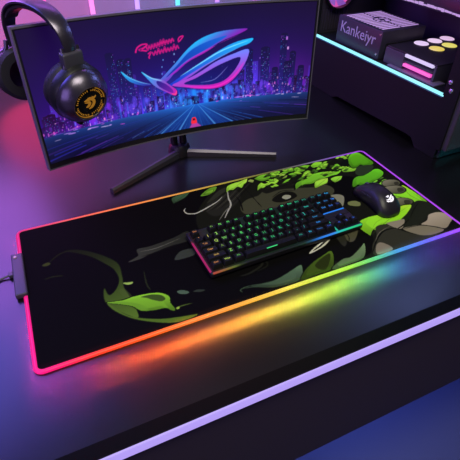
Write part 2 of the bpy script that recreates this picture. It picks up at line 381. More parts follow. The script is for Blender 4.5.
# leaves near the front edge
leaf([(242.6, 290), (255.7, 286.6), (274, 282), (289.6, 273.3), (301, 265.8), (303.5, 270.7), (303, 279), (292, 284.6), (274, 288.6), (255.7, 288.4)], (66, 88, 60), False)
MS([(262, 285), (248, 287.5), (241, 291), (243, 293.5)], 1.4, (58, 76, 50))
leaf([(303, 281), (305, 273), (313, 264), (324, 256), (332, 251.6), (335, 259), (332.7, 270), (318, 275.6)], (60, 82, 22), False)
MP([(316, 266), (330, 254), (331, 262), (326, 271)], (40, 50, 14), soft=2)
leaf([(334, 268), (344, 260), (352, 258), (361, 249.6), (365.5, 244), (367, 252), (364, 259.4), (350, 265.5), (337, 270.5)], (84, 106, 68), False)
MP([(310, 254), (318, 245.6), (332, 237), (327, 245), (317, 251.5)], (168, 168, 150)); MP([(314, 251.3), (321, 245), (328, 240.6), (323, 246), (317, 250)], (10, 10, 8))
MS([(318, 248), (325, 241), (331, 238)], 1.2, (225, 225, 210))
MP([(344.4, 231.5), (352, 227.6), (359, 229.6), (356, 240.7), (349, 241.5)], (72, 70, 52), soft=1); MP([(337, 236), (343, 233), (348, 241), (346, 247), (341, 243)], (44, 44, 34), soft=1)
MS([(345, 232), (350, 237), (350, 243)], 1.4, (14, 14, 10))
MS([(262, 259), (262, 266), (250, 274), (240, 277)], 3.5, (30, 31, 26)); MS([(265, 260), (268, 266), (258, 272)], 2, (26, 28, 22))
NX, NY = 900, 370
cols = cv.sample(NX, NY); cols = cols*(1+.28*np.clip((cols.max(2, keepdims=True)-40)/60, 0, 1))
# rounded-rectangle outline for the sheet
RC = .014; IN = .0035
def inset_pts():
    X, Y = np.meshgrid(np.linspace(IN, MW-IN, NX), np.linspace(IN, MH-IN, NY)); r = RC-IN
    cx = np.clip(X, IN+r, MW-IN-r); cy = np.clip(Y, IN+r, MH-IN-r); dx, dy = X-cx, Y-cy
    m = np.maximum(np.abs(dx), np.abs(dy)); l = np.sqrt(dx*dx+dy*dy)+1e-12; k = np.where(l > 1e-9, m/l, 1)
    return np.stack([cx+dx*k, cy+dy*k, np.full_like(X, MT)], 2)
P = inset_pts(); P[..., 0] -= .45; P[..., 1] -= .185
m_mat = vc_mat('printed_cloth', rough=.8, spec=.05)
grid_object('printed_cloth', P, cols, m_mat, matT, NX, NY)
def rrect(w, h, r, inset, n=10, step=.006):
    pts = []
    for cx, cy, a0 in ((w-r, r, -pi/2), (w-r, h-r, 0), (r, h-r, pi/2), (r, r, pi)):
        for k in range(n+1):
            a = a0+pi/2*k/n; pts.append((cx+(r-inset)*cos(a), cy+(r-inset)*sin(a)))
    out = []
    for i, p in enumerate(pts):
        q = pts[(i+1) % len(pts)]; d = math.dist(p, q); m = max(1, int(d/step))
        for k in range(m): out.append((p[0]+(q[0]-p[0])*k/m, p[1]+(q[1]-p[1])*k/m))
    return out
bm = bmesh.new(); base = rrect(MW, MH, RC, .002, step=.2)
prism(bm, base, lambda u, v, d: Vector((u-.45, v-.185, d)), .0003, MT-.0006)
obj('rubber_base', bm, mat('mat_rubber', (.01, .01, .01, 1), .8), matT)
FRONT = [(35, (250, 25, 140)), (60, (255, 22, 105)), (100, (255, 62, 34)), (150, (255, 92, 24)), (200, (255, 134, 54)), (250, (244, 172, 62)), (290, (240, 218, 84)), (320, (204, 232, 74)), (350, (164, 224, 66)), (375, (98, 204, 130)), (400, (74, 154, 226)), (430, (112, 104, 244)), (460, (160, 74, 244))]
FAR = [(17, (215, 22, 105)), (60, (235, 70, 90)), (100, (250, 105, 66)), (140, (245, 130, 55)), (190, (215, 155, 60)), (230, (150, 140, 46)), (275, (92, 92, 52)), (310, (105, 98, 128)), (335, (125, 80, 185)), (356, (160, 64, 215))]
front_w = [(at(px, 375-.34*(px-35))[0], c) for px, c in FRONT]
far_w = [(at(px, 231.5-.2355*(px-16))[0], c) for px, c in FAR]
def rim_col(x, y):
    if y < .012 and x < .895: c = ramp(x, front_w)
    elif y > MH-.012: c = ramp(x, far_w)
    elif x < .45:
        t = y/MH; c = np.array((246, 22, 138))*(1-t)+np.array((222, 22, 112))*t
    else:
        c = np.array((168, 66, 226))
    return c
ring = rrect(MW, MH, RC, .0005)
bm = bmesh.new(); n = len(ring); sec = [(0, -.0035), (.0025, -.0025), (.0008, .0002), (-.0018, .0012), (-.0048, .0004), (-.0048, -.0035)]
vr = []
for i, (x, y) in enumerate(ring):
    a = Vector(ring[(i+1) % n])-Vector(ring[i-1]); a.normalize(); nn = Vector((a.y, -a.x))
    vr.append([bm.verts.new((x+nn.x*s-.45, y+nn.y*s-.185, MT+z)) for s, z in sec])
for i in range(n):
    a, b = vr[i], vr[(i+1) % n]
    for k in range(len(sec)): bm.faces.new((a[k], b[k], b[(k+1) % len(sec)], a[(k+1) % len(sec)]))
rim = obj('glowing_rim', bm, vc_mat('rgb_rim', base_from=False, emit=1.05, rough=.3), matT, smooth='all')
color_verts(rim, lambda co: rim_col(co.x+.45, co.y+.185))
rim['label'] = 'rainbow glowing rim fading from pink through orange and green to violet'
# lamps throwing the rim's glow onto the desk
def spot(loc, target, col, power, size=2.4, blend=1., rad=0.0):
    l = bpy.data.lights.new('rim_glow', 'SPOT'); l.energy = power; l.color = [float(v) for v in lin(col)]; l.spot_size = size; l.spot_blend = blend; l.shadow_soft_size = rad
    l.specular_factor = 0.
    o = bpy.data.objects.new('rim_glow', l); C.objects.link(o); o.location = loc
    o.rotation_euler = (Vector(target)-Vector(loc)).to_track_quat('-Z', 'Y').to_euler(); return o
for k in range(50):
    x = .004+k*.0181
    spot((x, -.003, .042), (x, -.028, 0), rim_col(x, 0), .115, 2.3)
for k in range(22):
    x = .02+k*.041
    spot((x, MH+.008, .026), (x, MH+.034, 0), rim_col(x, MH), .07 if x < .35 else .02, 1.7)
for k in range(13):
    y = .01+k*.029
    if not .15 < y < .305: spot((-.004, y, .03), (-.020, y, 0), rim_col(0, max(y, .02)), .15, 2.1)
    if k % 2 == 0: spot((MW+.008, y, .024), (MW+.03, y, 0), rim_col(MW, max(y, .02)), .05, 1.7)

# controller on the mat's left end
ctl = thing('light_controller', 'small grey light controller clipped on left end of the mat', 'controller', (-.001, .23, 0))
bm = bmesh.new(); bx(bm, -.014, .007, .172, .288, .0012, .0125, .003, 3)
obj('housing', bm, mat('controller_shell', (.055, .048, .07, 1), .42, spec=.35), ctl, smooth=True, world=True)
bm = bmesh.new(); lathe(bm, [(0, .0022), (.0028, .0022), (.0034, .0014), (.0034, 0)], (-.0065, .277, .0122), (0, 0, 1), 20)
obj('button', bm, mat('controller_button', (.5, .3, .35, 1), .4), ctl, smooth=True, world=True)
bm = bmesh.new(); bx(bm, -.022, -.0138, .232, .244, .002, .009, .0015); obj('cable_socket', bm, m_grey, ctl, world=True)
bm = bmesh.new(); tube(bm, [tuple(p) for p in [(-.022, .238, .0052), (-.035, .237, .003), (-.06, .226, .0024), (-.12, .228, .0024), (-.22, .25, .0024), (-.34, .24, .0024)]], .0022, 10)
tag(obj('cable', bm, m_cable, smooth=True), 'thin grey cable running left from the mat controller', 'cable')

# ---------------------------------------------------------------- monitor
MC = dict(cx=.4277, cy=.4964, z0=.0856, yaw=.0118, tilt=.0588, R=1.1565, hw=.3346, h=.2875)
def mon(s, t, d=0.):                # s -1..1 across, t 0..1 up, d behind the glass
    a = s*MC['hw']/MC['R']; Rr = MC['R']+d
    lx = Rr*sin(a); ly = Rr*cos(a)-MC['R']; lz = t*MC['h']
    y2 = ly*cos(MC['tilt'])+lz*sin(MC['tilt']); z2 = lz*cos(MC['tilt'])-ly*sin(MC['tilt'])
    return Vector((MC['cx']+lx*cos(MC['yaw'])-y2*sin(MC['yaw']), MC['cy']+lx*sin(MC['yaw'])+y2*cos(MC['yaw']), MC['z0']+z2))
def unmon(p):                        # photograph point on the curved screen -> (s, t)
    s, t = 0., .5
    for _ in range(12):
        f = proj(mon(s, t))-np.array(p); e = 1e-3
        J = np.stack([(proj(mon(s+e, t))-np.array(p)-f)/e, (proj(mon(s, t+e))-np.array(p)-f)/e], 1)
        ds = np.linalg.solve(J, -f); s += float(ds[0]); t += float(ds[1])
    return s, t
monitor = thing('curved_monitor', 'wide curved monitor showing a neon night city and a winged eye logo', 'monitor', (.428, .55, 0))
def shell(bm, s0, s1, t0, t1, d0, d1, n=28):
    g = [[[bm.verts.new(mon(s0+(s1-s0)*i/n, t, d)) for d in (d0, d1)] for t in (t0, t1)] for i in range(n+1)]
    for i in range(n):
        a, b = g[i], g[i+1]
        for q in (((0, 0), (1, 0)), ((1, 0), (1, 1)), ((1, 1), (0, 1)), ((0, 1), (0, 0))):
            (p, r), (u, v) = q; bm.faces.new((a[p][r], a[u][v], b[u][v], b[p][r]))
    for a in (g[0], g[-1]): bm.faces.new((a[0][0], a[0][1], a[1][1], a[1][0]))
bm = bmesh.new()
shell(bm, -1, 1, 0, .045, -.0005, .012); shell(bm, -1, 1, .985, 1, -.0005, .012); shell(bm, -1, -.987, .045, .985, -.0005, .012, 2); shell(bm, .987, 1, .045, .985, -.0005, .012, 2)
obj('bezel', bm, mat('dark_bezel', (.02, .018, .026, 1), .3, metal=.3), monitor, world=True)
bm = bmesh.new(); shell(bm, -1.004, 1.004, .992, 1.006, -.0012, .013); shell(bm, -1.006, -.9985, -.004, 1.006, -.0012, .013, 2); shell(bm, .9985, 1.006, -.004, 1.006, -.0012, .013, 2); shell(bm, -1.004, 1.004, -.004, .006, -.0012, .013)
obj('outer_frame', bm, m_bezel, monitor, world=True)
bm = bmesh.new(); shell(bm, -.998, .998, .004, .994, .0122, .022); shell(bm, -.7, .7, .12, .88, .0215, .045, 20); shell(bm, -.3, .3, .25, .75, .0445, .06, 10)
obj('back_cover', bm, m_black, monitor, world=True)

# the picture on the screen
S0, S1, T0, T1 = -.986, .986, .047, .984
SW, SH = 1500, 640
sc = Canvas(SW, SH, (40, 14, 90))
def s2c(p):
    s, t = unmon(p); return np.array([(s-S0)/(S1-S0)*SW, (t-T0)/(T1-T0)*SH])
XX, YY = np.meshgrid(np.arange(SW)/SW, np.arange(SH)/SH)
HZ = s2c((196, 104))[1]/SH; VX = s2c((196, 104))[0]/SW
def mixc(a, b, t): return np.array(a, float)*(1-t[..., None])+np.array(b, float)*t[..., None]
up = np.clip((YY-HZ)/(1-HZ), 0, 1)
sky = mixc((60, 24, 180), (22, 10, 62), up**.55)
side = np.clip(np.abs(XX-VX)*2, 0, 1); sky = sky*(1-.3*side[..., None])+np.array((70, 14, 116))*(.3*side[..., None])
g = np.exp(-((XX-VX)/.22)**2-((YY-HZ)/.22)**2)[..., None]; sky = sky*(1-.8*g)+np.array((40, 140, 255))*.8*g
g = np.exp(-((XX-.93)/.12)**2-((YY-HZ-.1)/.25)**2)[..., None]; sky = sky*(1-.5*g)+np.array((150, 40, 190))*.5*g
g = np.exp(-((XX-.12)/.14)**2-((YY-HZ-.05)/.2)**2)[..., None]; sky = sky*(1-.35*g)+np.array((110, 40, 180))*.35*g
sc.a[:] = sky
hz = HZ*SH
def bld(x, w, h, col, top=None):
    x0 = x*SW; w *= SW; h *= SH
    P = [(x0, hz-30), (x0+w, hz-30), (x0+w, hz+h), (x0+w*.7, hz+h+(6 if top else 0)), (x0+w*.3, hz+h+(6 if top else 0)), (x0, hz+h)]
    c = np.array(col, float); sc.poly(P, c*1.5+np.array((14, 20, 50)), col2=c, gdir=(0, 1), alpha=.93)
    for yy in np.arange(hz+4, hz+h-6, 9):
        for xx in np.arange(x0+4, x0+w-4, 7):
            if random.random() < .36:
                k = random.choice([(120, 90, 255), (60, 160, 255), (190, 90, 255), (150, 200, 255)]); sc.poly([(xx, yy), (xx+3, yy), (xx+3, yy+4), (xx, yy+4)], k, alpha=random.uniform(.3, .9))
for layer, (hm, c, al) in enumerate([(.34, (52, 40, 150), 60), (.26, (34, 26, 108), 60), (.17, (22, 16, 78), 70)]):
    for k in range(al):
        x = random.uniform(0, 1); far = abs(x-VX)
        bld(x, random.uniform(.012, .032), hm*random.uniform(.35, 1.)*(1. if far > .09 else .45), np.array(c)*random.uniform(.7, 1.2)+np.array((30, 0, 10))*min(1, far*2.2), random.random() < .4)
# towers that stand out
for (px, wpx, ty, by) in [(104, 9, 55, 112), (116, 8, 61, 112), (124, 7, 60, 112), (281, 7, 34, 98), (290, 6, 52, 98), (261, 9, 48, 98), (272, 6, 68, 98), (246, 7, 50, 98), (298, 6, 66, 98), (284, 8, 62, 98)]:
    a = s2c((px, ty)); b = s2c((px+wpx, ty)); h = (a[1]-hz)/SH; bld(a[0]/SW, (b[0]-a[0])/SW, h, (26, 16, 72), True)
for (px, py, r, c) in [(287, 38, 9, (220, 140, 255)), (288, 48, 8, (250, 190, 255)), (163, 60, 4, (120, 190, 255)), (174, 54, 5, (160, 210, 255)), (162, 67, 4, (120, 190, 255)), (174, 62, 4, (140, 200, 255)), (162, 74, 4, (110, 180, 255)), (173, 69, 4, (120, 190, 255)), (260, 58, 4, (190, 150, 255))]:
    q = s2c((px, py)); sc.poly([(q[0]-r*.6, q[1]-r), (q[0]+r*.6, q[1]-r), (q[0]+r*.6, q[1]+r), (q[0]-r*.6, q[1]+r)], c, soft=2, alpha=.85)
# glows between the buildings
for k in range(120):
    x = random.gauss(VX, .26); y = HZ+random.uniform(.0, .14); r = random.uniform(8, 26); far = min(1, abs(x-VX)*3)
    c = np.array((40, 170, 255))*(1-far)+np.array((160, 50, 255))*far
    a = np.linspace(0, 2*pi, 14)[:-1]; sc.poly(np.stack([x*SW+r*np.cos(a)*.6, y*SH+r*np.sin(a)*1.3], 1), c, alpha=random.uniform(.25, .55), soft=8)
for k in range(26):
    x = random.gauss(VX, .14); h = random.uniform(30, 110); w = random.uniform(2, 5)
    sc.poly([(x*SW-w, hz), (x*SW+w, hz), (x*SW+w*.4, hz+h), (x*SW-w*.4, hz+h)], (60, 150, 255), alpha=.45, soft=4)
for k in range(150):
    x = random.uniform(0, 1); y = HZ+abs(random.gauss(0, .07)); far = min(1, abs(x-VX)*3); w_ = random.uniform(1.5, 4); h_ = random.uniform(2, 9)
    c = random.choice([(120, 220, 255), (70, 170, 255), (200, 160, 255)]) if far < .6 else random.choice([(200, 90, 255), (240, 120, 230), (120, 120, 255), (255, 190, 240)])
    sc.poly([(x*SW-w_, y*SH-h_), (x*SW+w_, y*SH-h_), (x*SW+w_, y*SH+h_), (x*SW-w_, y*SH+h_)], c, alpha=random.uniform(.4, .95), soft=1)
# ground, streaks, road
q = YY < HZ
gr = mixc((44, 120, 205), (12, 22, 66), np.clip((HZ-YY)/HZ*1.15, 0, 1)**.55)
gr = gr*(1-.45*side[..., None])+np.array((34, 12, 72))*(.45*side[..., None])
gr += (np.exp(-((XX-VX)/.16)**2)*18)[..., None]*np.array((0, .7, 1.6))
sc.a[q] = gr[q]
cx, cy = VX*SW, hz
for k in range(150):
    a = random.uniform(-1.48, 1.48); r0 = random.uniform(20, 180)/max(.25, cos(a)); r1 = r0+random.uniform(60, 420)
    d = np.array([sin(a), -cos(a)*.62]); w = random.uniform(.0015, .005)
    p0, p1 = np.array([cx, cy])+d*r0, np.array([cx, cy])+d*r1; nn = np.array([-d[1], d[0]])
    c = random.choice([(60, 150, 240), (90, 190, 255), (30, 90, 190), (130, 180, 255), (10, 20, 70), (12, 30, 90)]) if abs(a) < 1.1 else random.choice([(60, 60, 200), (120, 60, 200), (14, 14, 60)])
    sc.poly([p0-nn*r0*w, p0+nn*r0*w, p1+nn*r1*w*1.3, p1-nn*r1*w*1.3], c, alpha=random.uniform(.25, .6), soft=1)
sc.poly([(cx-14, cy), (cx+14, cy), (cx+230, 0), (cx-230, 0)], (24, 90, 190), alpha=.4, soft=3)
for dd in (-.9, -.45, .45, .9):
    sc.poly([(cx+dd*14, cy), (cx+dd*14+2, cy), (cx+dd*240+7, 0), (cx+dd*240-5, 0)], (120, 200, 255), alpha=.5, soft=1)
for k in range(34):
    x = random.choice([random.uniform(0, .26), random.uniform(.62, .98)]); y = HZ+random.uniform(-.05, .02); sc.stroke([(x*SW, y*SH), (x*SW+random.uniform(10, 60), y*SH+random.uniform(-4, 4))], random.uniform(2, 6), random.choice([(210, 150, 255), (240, 210, 255), (120, 160, 255), (230, 80, 220)]), alpha=.8, soft=1)
# tail-lit car with a pink trail
q = s2c((194, 121)); sc.poly([(q[0]-9, q[1]-4), (q[0]+9, q[1]-4), (q[0]+44, 0), (q[0]-30, 0)], (230, 70, 170), alpha=.75, soft=5)
sc.poly(smooth([(q[0]-15, q[1]-14), (q[0]+15, q[1]-14), (q[0]+16, q[1]+2), (q[0]+9, q[1]+22), (q[0]-9, q[1]+22), (q[0]-16, q[1]+2)]), (240, 50, 70), soft=1)
sc.poly([(q[0]-9, q[1]+4), (q[0]+9, q[1]+4), (q[0]+6, q[1]+16), (q[0]-6, q[1]+16)], (90, 20, 50))
# pink handwriting
def SS(P, w, col, **k): sc.stroke([s2c(p) for p in P], w, col, **k)
pk = (215, 24, 135)
def script(p0, p1, amp, n, seed):
    rr = random.Random(seed); p0 = np.array(p0, float); p1 = np.array(p1, float); pts = []
    for k in range(n+1):
        t = k/n; b = p0+(p1-p0)*t; h = amp*(1.5 if rr.random() < .22 else .75)
        pts += [b+np.array([0, -h]), b+np.array([1.2, 0]), b+np.array([2.0, amp*.35])]
    return pts
for off in ((0, 0),):
    SS([(135.5, 53), (137, 48), (142, 44.6), (147, 44.5), (143, 48.5), (139, 50), (143, 50.5), (147, 51)], 8, pk, soft=1, taper=False)
    SS(script((146, 49), (172, 40.5), 3.0, 9, 3), 7, pk, soft=3, taper=False); SS(script((152, 54), (177, 47.5), 2.8, 8, 8), 7, pk, soft=3, taper=False)
    SS([(148, 54), (151, 52), (149, 57), (150, 58.5)], 7, pk, soft=1, taper=False); SS([(178, 41), (179, 37.5), (183, 36), (180, 40.5), (178, 42)], 7, pk, soft=1, taper=False)
    SS([(136, 50), (155, 44), (175, 39)], 14, pk, alpha=.35, soft=8)
# winged eye emblem
def SPG(P, c1, c2, g, **k): sc.poly(smooth([s2c(p) for p in P]), c1, col2=c2, gdir=g, **k)
cyan = (40, 190, 245); blue = (24, 60, 190); mag = (205, 30, 175); violet = (60, 24, 150)
W1 = [(160, 80.5), (164, 75.5), (175, 63.5), (188, 48.5), (200, 39), (215.7, 32.4), (234, 29.2), (247.5, 28.6), (239, 33.8), (221, 41.5), (205, 51.5), (188, 61), (176, 71.5), (167, 81.5)]
W2 = [(168, 85.5), (172, 82.5), (186, 72.5), (201, 62), (215.7, 52.4), (234, 42.6), (252.5, 38), (249.6, 43), (239, 47.5), (221, 56.5), (204, 66.5), (188, 77.5), (176, 85.5)]
W3 = [(249, 49.5), (243, 67), (230, 82), (216, 88), (200, 88.8), (186, 87.4), (172, 85.2), (190, 77.5), (203, 70), (216, 61.4), (234, 53.4)]
H3 = [(240, 57), (236, 68), (226, 79), (214, 84), (200, 85), (184, 83.8), (196, 78), (208, 71), (222, 63.5)]
C1 = [(120.6, 71.2), (129.6, 77.4), (140.4, 81.6), (153, 84.8), (142.6, 85.6), (131.7, 82.6), (125, 77.5)]
C2 = [(141, 71.6), (151, 77.4), (162, 79.6), (169, 84.4), (176.6, 90), (175.6, 95.6), (166.5, 92.2), (155.6, 86.8), (148.5, 80)]
for P_, gl in ((W1, 1), (W2, 1), (W3, 1), (C1, 1), (C2, 1)):
    Q = smooth([s2c(p) for p in P_]); cn = Q.mean(0); sc.poly(cn+(Q-cn)*1.06, (20, 10, 90), alpha=.6, soft=8)
SPG(W1, (150, 30, 180), cyan, (-.55, 1), soft=1); SPG([(166, 77.5), (177, 65.5), (190, 51), (206, 42), (226, 35.5), (222, 39.5), (203, 51), (187, 60), (175, 70.5)], (10, 50, 160), (20, 110, 215), (1, 1), soft=3, alpha=.9)
SPG([(170, 75), (190, 59), (212, 47), (239, 34.6), (221, 42.4), (205, 52.6), (188, 62), (176, 72.5)], (170, 40, 200), (230, 50, 190), (1, 0), soft=1, alpha=.8)
SPG(W2, (40, 60, 200), cyan, (.7, 1), soft=1); SPG([(176, 83.5), (195, 71), (218, 57.6), (240, 47), (221, 56.8), (204, 67), (188, 78)], (190, 50, 210), (120, 210, 255), (1, 0), soft=1, alpha=.8)
SS([(180, 76.5), (201, 63), (222, 50.5), (248, 40.5)], 7, (150, 240, 255), alpha=.8, soft=2)
h3 = smooth([s2c(p) for p in H3]); w3 = smooth([s2c(p) for p in W3]); sc.poly(w3, mag, col2=(120, 140, 250), gdir=(-.1, 1), hole=h3, soft=1)
SS([(244, 62), (233, 77), (217, 86), (200, 87.2), (184, 86)], 9, (240, 50, 200), alpha=.8, soft=2); SS([(228, 66), (215, 79), (200, 82.6)], 5, (190, 200, 255), alpha=.5, soft=2)
SPG(C1, violet, cyan, (-1, .3), soft=1); SS([(121.5, 72), (130, 78), (141, 82.4), (151, 84.4)], 5, (140, 225, 255), alpha=.6, soft=1)
SPG(C2, mag, cyan, (-1, .55), soft=1); SPG([(157, 81), (165, 83.6), (172, 89), (173, 93), (165, 90), (158, 85.5)], (40, 20, 130), (120, 30, 170), (1, -1), soft=1, alpha=.85)
SS([(172, 93.8), (175.5, 94), (176.4, 90.8)], 6, (255, 90, 130), soft=1); SS([(142, 72.5), (152, 78.4), (162, 80.6)], 5, (170, 235, 255), alpha=.7, soft=1)
sc.a = (np.clip(sc.a, 0, 255)/255)**1.15*255*1.02
# dim toward the corners of the panel
sc.a *= (1-.35*np.clip(np.abs(XX-.5)*2-.55, 0, 1)-.25*np.clip(YY-.75, 0, 1))[..., None]
nx, ny = 620, 264
scol = sc.sample(nx, ny)
SSx = np.linspace(S0, S1, nx); TTy = np.linspace(T0, T1, ny)
sp = np.array([[tuple(mon(s, t, -.0002)) for s in SSx] for t in TTy])
o = grid_object('screen', sp, scol, vc_mat('screen_glow', base_from=False, emit=1.1, rough=.5, spec=.05), monitor, nx, ny)
o.matrix_parent_inverse = Matrix.Translation((.428, .55, 0)).inverted()
# stand
A0 = Vector((.43, .545, .008))
for e in ((.218, .438, .0075), (.664, .438, .0075)):
    bm = bmesh.new(); E = Vector(e); d = (E-A0).normalized(); side_ = Vector((-d.y, d.x, 0)); nseg = 6; rows = []
    for k in range(nseg+1):
        t = k/nseg; p = A0+(E-A0)*t; w = .011-.004*t; z1 = .021-.008*t
        rows.append([bm.verts.new(Vector((p.x, p.y, 0))+side_*a+Vector((0, 0, b))) for a, b in ((-w, .0006), (w, .0006), (w*.9, z1*.7), (w*.35, z1), (-w*.35, z1), (-w*.9, z1*.7))])
    for a, b in zip(rows, rows[1:]):
        for k in range(6): bm.faces.new((a[k], a[(k+1) % 6], b[(k+1) % 6], b[k]))
    bm.faces.new(rows[0][::-1]); bm.faces.new(rows[-1])
    obj('stand_leg', bm, mat('stand_metal', (.09, .08, .11, 1), .38, metal=.7), monitor, world=True)
bm = bmesh.new(); lathe(bm, [(0, .0006), (.03, .0006), (.031, .004), (.028, .022), (.022, .03), (0, .03)], (.43, .556, 0), (0, 0, 1), 32)
obj('stand_hub', bm, m_black2, monitor, smooth=True, world=True)
bm = bmesh.new()
for s in (-1, 1):
    tube(bm, [(.43+s*.013, .558, .02), (.43+s*.012, .565, .07), (.43+s*.011, .572, .14), (.43+s*.011, .575, .26)], [.010, .009, .009, .009], 10)
bx(bm, .415, .445, .566, .582, .05, .25, .002); bx(bm, .39, .47, .552, .576, .19, .27, .003)
obj('stand_neck', bm, m_black2, monitor, smooth=True, world=True)

# ---------------------------------------------------------------- headset over the monitor's left end
hs = thing('gaming_headset', 'black gunmetal headset with gold dragon badge hanging over the monitor', 'headset', (.16, .46, .26))
nrm = Vector((.37, -.89, -.26)).normalized()
bc = Vector((.1995, .364, .2575))                 # centre of the badge
bm = bmesh.new(); lathe(bm, [(.030, -.078), (.047, -.078), (.054, -.070), (.055, -.058), (.050, -.050), (.030, -.048)], bc, nrm, 48)
bm2 = bm; obj('ear_cushion', bm2, m_cushion, hs, smooth=True, world=True)
bm = bmesh.new(); lathe(bm, [(.045, -.052), (.0555, -.050), (.0565, -.038), (.0535, -.030), (.050, -.029)], bc, nrm, 56)
obj('ear_cup', bm, m_black, hs, smooth=True, world=True)
bm = bmesh.new(); lathe(bm, [(.052, -.034), (.0535, -.028), (.051, -.018), (.044, -.007), (.0365, -.001), (.035, .0005), (.0335, -.0005), (.033, -.003)], bc, nrm, 64)
obj('outer_shell', bm, m_shell, hs, smooth=True, world=True)
bm = bmesh.new(); lathe(bm, [(.0335, -.003), (.031, -.004), (.026, -.0035), (0, -.003)], bc, nrm, 56)
badge = obj('badge', bm, m_shell2, hs, smooth=True, world=True)
s_, u_, d_ = frame_of(nrm)
if u_.z < 0: s_, u_ = -s_, -u_
if s_.x < 0: s_ = -s_
def onb(a, b, h): return bc+s_*a+u_*b+nrm*h
bm = bmesh.new()
def arc(bm, r0, r1, a0, a1, h0, h1, n=12):
    P = [(r1*cos(a0+(a1-a0)*k/n), r1*sin(a0+(a1-a0)*k/n)) for k in range(n+1)]+[(r0*cos(a1+(a0-a1)*k/n), r0*sin(a1+(a0-a1)*k/n)) for k in range(n+1)]
    prism(bm, P, lambda u, v, d: onb(u, v, d), h0, h1)
for k in range(40):                 # lettering-like ticks around the ring
    a = 2*pi*k/40
    if k % 10 in (0,): continue
    arc(bm, .0252, .0252+(.0032 if k % 3 else .002), a, a+.06, -.0036, -.0026, 2)
arc(bm, .0305, .0318, 3.5, 4.9, -.0034, -.0018, 16); arc(bm, .0305, .0318, .1, 1.2, -.0034, -.0018, 16); arc(bm, .0305, .0318, 5.3, 5.9, -.0034, -.0018, 10)
obj('badge_lettering', bm, m_gold, badge, world=True)
def crescent(bm, P, h0=-.0032, h1=-.0016): prism(bm, [tuple(p) for p in smooth([(a*.001, b*.001) for a, b in P], 4)], lambda u, v, d: onb(u, v, d), h0, h1)
bm = bmesh.new()
crescent(bm, [(-12, 6), (-7, 9), (-1, 12), (6, 10), (11, 4), (11, -4), (6, -11), (-2, -13), (2, -9), (6, -3), (5, 3), (0, 6), (-5, 5)])
crescent(bm, [(-11, 3), (-5, 3), (-1, 4), (2, 1), (1, -4), (-3, -8), (-8, -8), (-5, -5), (-3, -1), (-6, 1)])
crescent(bm, [(4, 13), (9, 11), (13, 13), (9, 8)])
obj('dragon_mark', bm, m_gold, badge, world=True)
# boom stub below the cup, yoke above it
bm = bmesh.new(); q0 = bc-nrm*.036-u_*.05; tube(bm, [q0+u_*.01, q0-u_*.008, q0-u_*.018-s_*.003], [.008, .0085, .007], 14)
obj('microphone_stub', bm, m_black, hs, smooth=True, world=True)
top = bc-nrm*.045+u_*.052
rear = Vector((.095, .575, .258)); rn = -nrm
# band: arc over the monitor
band = []
F0 = top+Vector((-.003, .005, .012)); R0 = rear+Vector((.0, -.004, .058))
for k in range(25):
    a = pi*k/24; m = (F0+R0)/2; h = (F0-R0)/2
    z = max(F0.z, R0.z)*0+(F0.z*(1-k/24)+R0.z*(k/24))+.088*sin(a)**.75
    band.append(Vector((m.x+h.x*cos(a)*(1+.08*sin(a)), m.y+h.y*cos(a)*(1+.08*sin(a)), z)))
axis = Vector((F0.y-R0.y, -(F0.x-R0.x), 0)).normalized()
def strap(pts, w, t, bm, off=0.):
    rows = []; n = len(pts)
    for i, p in enumerate(pts):
        d = (pts[min(i+1, n-1)]-pts[max(i-1, 0)]).normalized(); nn = axis.cross(d).normalized()
        ww = w[i] if hasattr(w, '__len__') else w
        rows.append([bm.verts.new(p+axis*a*ww+nn*(b*t+off)) for a, b in ((-1, -.5), (-.8, -1), (.8, -1), (1, -.5), (1, .5), (.8, 1), (-.8, 1), (-1, .5))])
    for a, b in zip(rows, rows[1:]):
        for k in range(8): bm.faces.new((a[k], a[(k+1) % 8], b[(k+1) % 8], b[k]))
    bm.faces.new(rows[0][::-1]); bm.faces.new(rows[-1])
bm = bmesh.new(); strap(band, [.011+.007*sin(pi*i/24) for i in range(25)], .003, bm); obj('headband', bm, m_shell, hs, smooth=True, world=True)
bm = bmesh.new(); strap(band[5:20], .013, .004, bm, off=.0075 if (axis.cross((band[13]-band[12])).z < 0) else -.0075); obj('headband_pad', bm, m_cushion, hs, smooth=True, world=True)
for sgn in (-1, 1):
    bm = bmesh.new(); c0 = F0+axis*sgn*.016
    tube(bm, [c0+Vector((0, .006, .02)), c0+Vector((0, 0, -.002)), top+axis*sgn*.022-u_*.012, bc-nrm*.042+axis*sgn*.046+u_*.022], [.004, .0045, .005, .005], 10)
    obj('yoke_arm', bm, m_shell, hs, smooth=True, world=True)
bm = bmesh.new(); bx(bm, -.021, .021, -.009, .009, -.014, .014, .004, 3, M=Matrix.Translation(F0)@Matrix([[axis.x, nrm.x, 0, 0], [axis.y, nrm.y, 0, 0], [0, nrm.z*.5, 1, 0], [0, 0, 0, 1]]))
obj('band_hinge', bm, m_grey, hs, smooth=True, world=True)
rd = Vector((-.2, .95, -.15)).normalized()
bm = bmesh.new(); lathe(bm, [(.030, -.03), (.047, -.03), (.054, -.022), (.054, -.010), (.049, -.003), (.03, 0)], rear, rd, 48); obj('ear_cushion', bm, m_cushion, hs, smooth=True, world=True)
bm = bmesh.new(); lathe(bm, [(.045, -.004), (.055, -.002), (.056, .01), (.051, .022), (.042, .034), (.036, .038), (0, .037)], rear, rd, 56); obj('outer_shell', bm, m_shell, hs, smooth=True, world=True)
for sgn in (-1, 1):
    bm = bmesh.new(); tube(bm, [R0+axis*sgn*.014+Vector((0, 0, .012)), R0+axis*sgn*.018+Vector((0, 0, -.002)), rear+axis*sgn*.05+Vector((0, .008, .012))], .0045, 10)
    obj('yoke_arm', bm, m_shell, hs, smooth=True, world=True)

